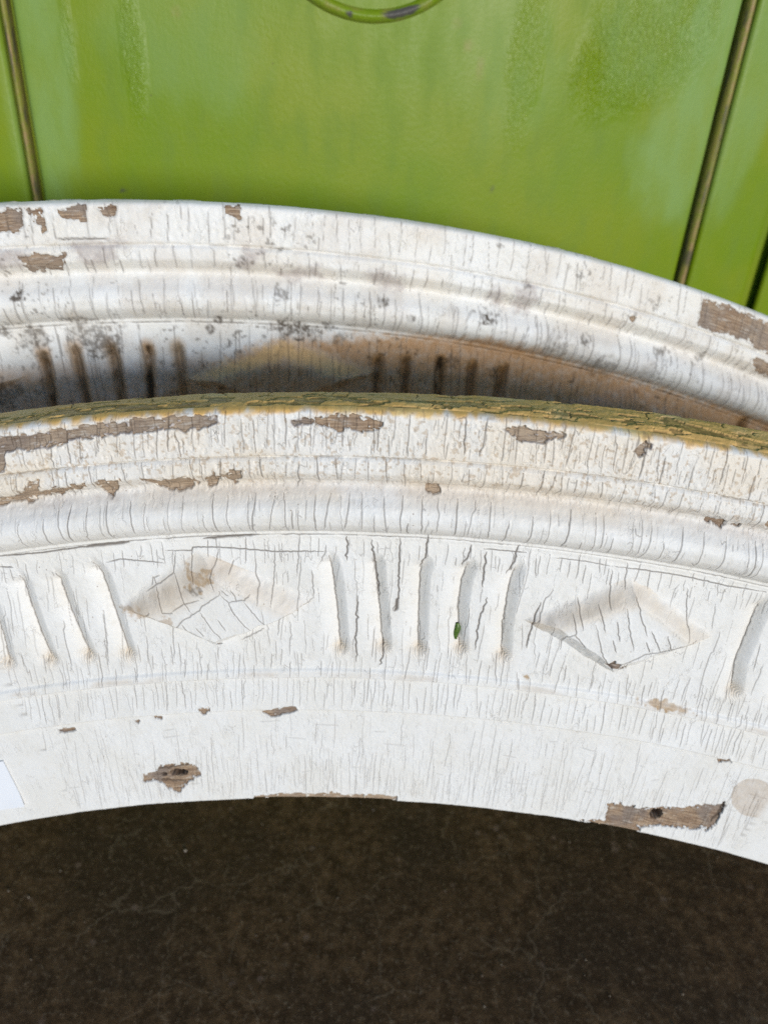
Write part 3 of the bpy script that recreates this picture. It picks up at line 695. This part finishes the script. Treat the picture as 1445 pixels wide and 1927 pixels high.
def sheet(name, a, z, hfun, wear, parent=wall):
    Aa, Zz = np.meshgrid(a, z); Hh = hfun(Aa, Zz); V = wall_pt(Aa, Zz, Hh); nr, nc = Aa.shape
    i = np.arange(nr * nc).reshape(nr, nc); q = np.stack([i[:-1, :-1], i[:-1, 1:], i[1:, 1:], i[1:, :-1]], 2).reshape(-1, 4)
    wv = wear(Aa, Zz)
    return mesh_obj(name, V.reshape(-1, 3), q, M_GREEN, parent, True, None, {'sr': ('FLOAT_VECTOR', 'vector', np.stack([Aa, Zz, Hh], 2).reshape(-1, 3)), 'wear': ('FLOAT_COLOR', 'color', wv.reshape(-1, 4))})
a_l0 = wall_px([(15, 0), (92, 385)])[:, 0]; a_l1 = wall_px([(-14, 0), (64, 385)])[:, 0]
a_r0 = wall_px([(1403, 0), (1265, 530)])[:, 0]; a_r1 = wall_px([(1440, 0), (1290, 535)])[:, 0]
a_rr = wall_px([(1445, 430), (1392, 580)])[:, 0]; a_rs = wall_px([(1460, 460), (1420, 590)])[:, 0]
print('wall seams', a_l0, a_l1, a_r0, a_r1, a_rr, a_rs)
aL0, aL1, aR0, aR1, aRR, aRS = [float(x.mean()) for x in (a_l0, a_l1, a_r0, a_r1, a_rr, a_rs)]
ZT = 1.35
def soft_edge(a, lo, hi, r=.004):
    e = np.minimum(a - lo, hi - a); e = np.clip(e, 0, r); return -(r - np.sqrt(np.maximum(r * r - (r - e) ** 2, 0)))
def patch(A_, Z_, px, rad_a, rad_z, seed):
    p = wall_px([px])[0]; d = np.hypot((A_ - p[0]) / rad_a, (Z_ - p[1]) / rad_z) + .9 * (fbm(A_, Z_, 40, 22, seed, 4) - .5)
    return sstep(1.1, .5, d)
def panel_wear(A_, Z_):
    z0 = np.zeros_like(A_)
    ch = np.maximum.reduce([.85 * patch(A_, Z_, (70, 170), .03, .13, 1), .9 * patch(A_, Z_, (1300, 250), .05, .09, 2), 1.0 * patch(A_, Z_, (1350, 45), .035, .08, 3), .6 * patch(A_, Z_, (1230, 60), .05, .06, 4), .45 * patch(A_, Z_, (330, 80), .07, .06, 5), .4 * patch(A_, Z_, (960, 90), .05, .10, 7), .7 * patch(A_, Z_, (1410, 180), .03, .12, 8)])
    ro = np.maximum.reduce([.8 * patch(A_, Z_, (250, 95), .010, .045, 11), .5 * patch(A_, Z_, (130, 80), .006, .04, 12), .9 * patch(A_, Z_, (1190, 110), .06, .055, 13), .7 * patch(A_, Z_, (1290, 40), .04, .06, 14), .05 + z0, .55 * patch(A_, Z_, (990, 100), .02, .07, 15)])
    dz = .4 * np.maximum.reduce([.8 * patch(A_, Z_, (879, 86), .0055, .0055, 21), .7 * patch(A_, Z_, (903, 128), .0035, .012, 22), .6 * patch(A_, Z_, (333, 22), .004, .005, 23), .45 * patch(A_, Z_, (860, 44), .004, .004, 24)])
    bz = np.maximum.reduce([.8 * patch(A_, Z_, (233, 358), .003, .0025, 25), .5 * patch(A_, Z_, (925, 356), .002, .003, 26)])
    return np.stack([dz, ch, ro, bz], 2)
def plain_h(lo, hi, base): return lambda A_, Z_: base + soft_edge(A_, lo, hi) + .0012 * (fbm(A_ + 3, Z_, 9, 6, 41, 3) - .5)
zz = np.concatenate([np.linspace(0, .45, 20)[:-1], np.linspace(.45, 1.0, 240), np.linspace(1.0, ZT, 14)[1:]])
def cols(lo, hi, d=.003):
    e = np.array([0, .0003, .0008, .0015, .0025, .004]); n = max(2, int((hi - lo - .008) / d)); return np.concatenate([lo + e, np.linspace(lo + .004, hi - .004, n)[1:-1], hi - e[::-1]])
sheet('panel', cols(aL0, aR0), zz, plain_h(aL0, aR0, 0.0), panel_wear)
sheet('panel', cols(aR1, aRR), zz, plain_h(aR1, aRR, -.003), panel_wear)
sheet('panel', cols(aL1 - .34, aL1, .006), zz, plain_h(aL1 - .34, aL1, -.003), panel_wear)
sheet('panel', cols(aRS, aRS + .42, .006), zz, plain_h(aRS, aRS + .42, -.003), panel_wear)
# a backing behind the seams closes the wall (its depth shows in the gaps)
sheet('backing', np.linspace(aL1 - .36, aRS + .43, 40), np.linspace(0, ZT, 30), lambda A_, Z_: np.full_like(A_, -.016), lambda A_, Z_: np.stack([A_ * 0] * 4, 2))
def bead(a0, a1, h0, seed):
    """half-round bead lying in the seam, worn to the wood along its crown"""
    ph = np.linspace(0, math.pi, 15); c = (a0 + a1) / 2; rad = (a1 - a0) / 2
    z = np.linspace(0, ZT, 420); Ph, Zz = np.meshgrid(ph, z)
    Aa = c - rad * np.cos(Ph); Hh = -.014 + h0 * np.sin(Ph) ** .8 + .0006 * (fbm(Zz, Ph, 60, 3, seed, 3) - .5)
    V = wall_pt(Aa, Zz, Hh); nr, nc = Aa.shape; i = np.arange(nr * nc).reshape(nr, nc)
    q = np.stack([i[:-1, :-1], i[:-1, 1:], i[1:, 1:], i[1:, :-1]], 2).reshape(-1, 4)
    wn = fbm(Zz, Ph, 14, .6, seed + 3, 4)
    wz = sstep(.35, .55, wn + .12) * sstep(.75, .25, np.abs(Ph - 1.6))
    z0 = np.zeros_like(wz); wv = np.stack([np.maximum(wz, .55), z0, z0 + .2, .7 * sstep(.62, .72, fbm(Zz, Ph, 40, 2, seed + 9, 3))], 2)
    return mesh_obj('bead_strip', V.reshape(-1, 3), q, M_GREEN, wall, True, None, {'sr': ('FLOAT_VECTOR', 'vector', np.stack([Aa, Zz, Hh], 2).reshape(-1, 3)), 'wear': ('FLOAT_COLOR', 'color', wv.reshape(-1, 4))})
wl = aL0 - aL1; wr_ = aR1 - aR0
bead(aL1 + .0006, aL1 + .66 * wl, .012, 501); bead(aR0 + .36 * wr_, aR1 - .0006, .012, 517)
# round moulding at the top of the picture
rp = wall_px([(575, 0), (620, 26), (660, 40), (704, 47), (780, 31), (835, 0)])
M3 = np.c_[2 * rp, np.ones(len(rp))]; so = np.linalg.lstsq(M3, (rp ** 2).sum(1), rcond=None)[0]; rc = so[:2]; rR = math.sqrt(so[2] + rc @ rc)
print('ring', rc, rR)
def ring():
    phi = np.linspace(0, 2 * math.pi, 241); t = np.linspace(0, 1, 13); Ph, T = np.meshgrid(phi, t)
    wd = .0105; rr = rR - wd * T; hh = .0052 * np.sin(math.pi * T) ** .7 - .0006 + .0004 * (fbm(Ph, T, 12, 4, 601, 3) - .5)
    hh = np.where(T > .72, np.minimum(hh, .0052 * (.45 + .4 * np.cos((T - .72) / .28 * math.pi))), hh)
    Aa = rc[0] + rr * np.sin(Ph); Zz = rc[1] + rr * np.cos(Ph); V = wall_pt(Aa, Zz, hh)
    nr, nc = Aa.shape; i = np.arange(nr * nc).reshape(nr, nc); q = np.stack([i[:-1, :-1], i[1:, :-1], i[1:, 1:], i[:-1, 1:]], 2).reshape(-1, 4)
    p = wall_px([(758, 24)], .004)[0]; d = np.hypot((Aa - p[0]) / .017, (Zz - p[1]) / .0075)
    # long chip on the crown of the ring
    ang = np.arctan2(Aa - rc[0], Zz - rc[1]); a0 = math.atan2(p[0] - rc[0], p[1] - rc[1])
    ch = sstep(1.15, .85, np.hypot((ang - a0) * rR / .0165, (T - .52) / .30) + .5 * (fbm(Ph, T, 30, 6, 611, 3) - .5))
    p2 = wall_px([(658, 26)], .004)[0]; ch = np.maximum(ch, sstep(1.1, .7, np.hypot(Aa - p2[0], Zz - p2[1]) / .0024))
    wz = .35 * sstep(.5, .7, fbm(Ph, T, 9, 2, 620, 3)) + .2 * sstep(.3, 0, T)
    wv = np.stack([wz, .2 * (1 - T), .25 + 0 * T, ch], 2)
    mesh_obj('ring_moulding', V.reshape(-1, 3), q, M_GREEN, wall, True, None, {'sr': ('FLOAT_VECTOR', 'vector', np.stack([Aa, Zz, hh], 2).reshape(-1, 3)), 'wear': ('FLOAT_COLOR', 'color', wv.reshape(-1, 4))})
ring()

# ================================================================== floor, forecourt, porch roof
def plane(name, x0, x1, y0, y1, z, mat, nx=2, ny=2):
    xs, ys = np.meshgrid(np.linspace(x0, x1, nx), np.linspace(y0, y1, ny)); V = np.stack([xs, ys, np.full_like(xs, z)], 2).reshape(-1, 3)
    i = np.arange(nx * ny).reshape(ny, nx); q = np.stack([i[:-1, :-1], i[:-1, 1:], i[1:, 1:], i[1:, :-1]], 2).reshape(-1, 4)
    return mesh_obj(name, V, q, mat, None, False)
def dark_concrete():
    t = NT("dark_stained_concrete"); g = t.n("ShaderNodeNewGeometry").outputs["Position"]
    n1 = t.noise(g, 6, 5); n2 = t.noise(g, 70, 12, .8); n3 = t.noise(g, 210, 8, .85)
    col = t.mix(t.ramp(n2, .40, .66), (.066, .035, .015), (.205, .115, .052))
    col = t.mix(t.math('MULTIPLY', t.ramp(n1, .42, .62), .75), col, (.060, .036, .019))
    col = t.mix(t.math('MULTIPLY', t.ramp(n3, .53, .62), .6), col, (.36, .25, .15))
    v = t.n("ShaderNodeTexVoronoi", feature='DISTANCE_TO_EDGE'); v.inputs["Scale"].default_value = 15
    dv = t.n("ShaderNodeVectorMath", operation='ADD'); nz = t.n("ShaderNodeTexNoise"); nz.inputs["Scale"].default_value = 14; nz.inputs["Detail"].default_value = 5; t.l(g, nz.inputs["Vector"])
    sc = t.n("ShaderNodeVectorMath", operation='SCALE'); sc.inputs[3].default_value = .10; t.l(nz.outputs["Color"], sc.inputs[0]); t.l(g, dv.inputs[0]); t.l(sc.outputs[0], dv.inputs[1]); t.l(dv.outputs[0], v.inputs["Vector"])
    vein = t.math('MULTIPLY', t.ramp(v.outputs["Distance"], .0, .018, 1, 0), t.ramp(t.noise(g, 9, 3), .44, .56))
    col = t.mix(t.math('MULTIPLY', vein, .38), col, (.36, .25, .15))
    sp = t.n("ShaderNodeTexVoronoi"); sp.inputs["Scale"].default_value = 75; t.l(g, sp.inputs["Vector"])
    blot = t.math('MULTIPLY', t.ramp(sp.outputs["Distance"], .16, .30, 1, 0), t.ramp(t.noise(g, 26, 3), .56, .64))
    col = t.mix(t.math('MULTIPLY', blot, .5), col, (.34, .22, .15))
    t.l(col, t.b.inputs["Base Color"]); t.l(t.ramp(n2, .3, .7, .45, .7), t.b.inputs["Roughness"]); t.b.inputs['Specular IOR Level'].default_value = .15
    t.l(t.bump(n3, .4, .002), t.b.inputs["Normal"]); return t.m
def plain(name, c, r=.8, sc=20, k=.12):
    t = NT(name); g = t.n("ShaderNodeNewGeometry").outputs["Position"]; n = t.noise(g, sc, 5)
    t.l(t.mix(t.ramp(n, .3, .7), c, tuple(x * (1 - k) for x in c)), t.b.inputs["Base Color"]); t.b.inputs["Roughness"].default_value = r; return t.m
FORE_Y = -1.6
tag(plane('floor', -6, 6, FORE_Y, 3, 0, dark_concrete()), kind='structure')
tag(plane('forecourt', -60, 60, -80, FORE_Y, 0, plain('pale_paving', (.52, .49, .44))), kind='structure')
tag(plane('ground', -80, 80, -90, 60, -.02, plain('bare_earth', (.25, .21, .16))), kind='structure')
# ================================================================== small things
def paper():
    t = NT("white_paper"); g = t.n("ShaderNodeNewGeometry").outputs["Position"]
    t.l(t.mix(t.noise(g, 120, 4), (.84, .86, .90), (.80, .82, .86)), t.b.inputs["Base Color"]); t.b.inputs["Roughness"].default_value = .6; return t.m
c4 = [P1([p])[0] for p in [(8, 1430), (50, 1513), (-110, 1548), (-165, 1462)]]
def sticker():
    n = 14; uu, vv = np.meshgrid(np.linspace(0, 1, n), np.linspace(0, 1, n))
    p = ((1 - uu) * (1 - vv))[..., None] * c4[0] + (uu * (1 - vv))[..., None] * c4[1] + (uu * vv)[..., None] * c4[2] + ((1 - uu) * vv)[..., None] * c4[3]
    top = np.full(uu.shape, .0006 - .0003) + .0012 * np.exp(-((uu - 1) ** 2 + vv ** 2) / .03)
    Vt = FRF.world(p[..., 0] / 1.1362, p[..., 1], top + .0004); Vb_ = FRF.world(p[..., 0] / 1.1362, p[..., 1], top)
    i = np.arange(n * n).reshape(n, n); q = np.stack([i[:-1, :-1], i[:-1, 1:], i[1:, 1:], i[1:, :-1]], 2).reshape(-1, 4)
    bd = np.concatenate([i[0, :-1], i[:-1, -1], i[-1, :0:-1], i[:0:-1, 0]]); nb = np.roll(bd, -1)
    Q = np.concatenate([q[:, ::-1], q + n * n, np.stack([bd, nb, nb + n * n, bd + n * n], 1)])
    V = np.concatenate([Vt.reshape(-1, 3), Vb_.reshape(-1, 3)])
    tag(mesh_obj('paper_sticker', V, Q, paper(), None, False), 'blank white paper sticker on the lower left of the front pediment', 'sticker')
sticker()
def leaf():
    t = NT("green_leaf_bit"); g = t.n("ShaderNodeNewGeometry").outputs["Position"]
    t.l(t.mix(t.ramp(t.noise(g, 900, 3), .4, .6), (.045, .10, .018), (.10, .17, .03)), t.b.inputs["Base Color"]); t.b.inputs["Roughness"].default_value = .35
    q = P1([(861, 1177), (858, 1207)]); n, m = 13, 12; V = []; Q = []
    for a in range(n):
        k = a / (n - 1); cx = q[0] + (q[1] - q[0]) * k; rad = .0021 * (math.sin(math.pi * min(max(k, .06), .94))) ** .35 * (1 + .12 * math.sin(5 * k))
        for b in range(m):
            ph = 2 * math.pi * b / m
            P = FRF.world(np.array([(cx[0] + rad * math.cos(ph) + .0004 * math.sin(6 * k)) / 1.1362]), np.array([cx[1]]), np.array([-.0038 + .0010 + .55 * rad * math.sin(ph)]))[0]; V.append(P)
    for a in range(n - 1):
        for b in range(m): Q.append((a * m + b, a * m + (b + 1) % m, (a + 1) * m + (b + 1) % m, (a + 1) * m + b))
    V += [np.mean(V[:m], 0), np.mean(V[-m:], 0)]
    for b in range(m):
        Q.append((len(V) - 2, (b + 1) % m, b, b)) if False else None
    tag(mesh_obj('leaf_fragment', V, Q, t.m), 'tiny dark green leaf fragment stuck in a carved groove of the front pediment', 'leaf')
leaf()
def grit():
    rg = np.random.default_rng(3); V = []; Q = []
    base = np.array([(1, 0, 0), (-1, 0, 0), (0, 1, 0), (0, -1, 0), (0, 0, 1), (0, 0, -1)], float)
    T = [(0, 2, 4), (2, 1, 4), (1, 3, 4), (3, 0, 4), (2, 0, 5), (1, 2, 5), (3, 1, 5), (0, 3, 5)]
    for k in range(170):
        x, y = rg.uniform(-.45, .65), rg.uniform(.05, .75); s = rg.uniform(.0004, .0010) * (1.6 if rg.random() < .1 else 1); o = len(V)
        V += list(base * s * rg.uniform(.6, 1.3, (6, 1)) + (x, y, s * .5)); Q += [tuple(o + i for i in t_) for t_ in T]
    o = mesh_obj('grit', V, Q, plain('pale_grit', (.42, .34, .25), .5, 300, .5), None, False); tag(o, 'pale specks of grit scattered on the dark floor', None, None, 'stuff')
grit()
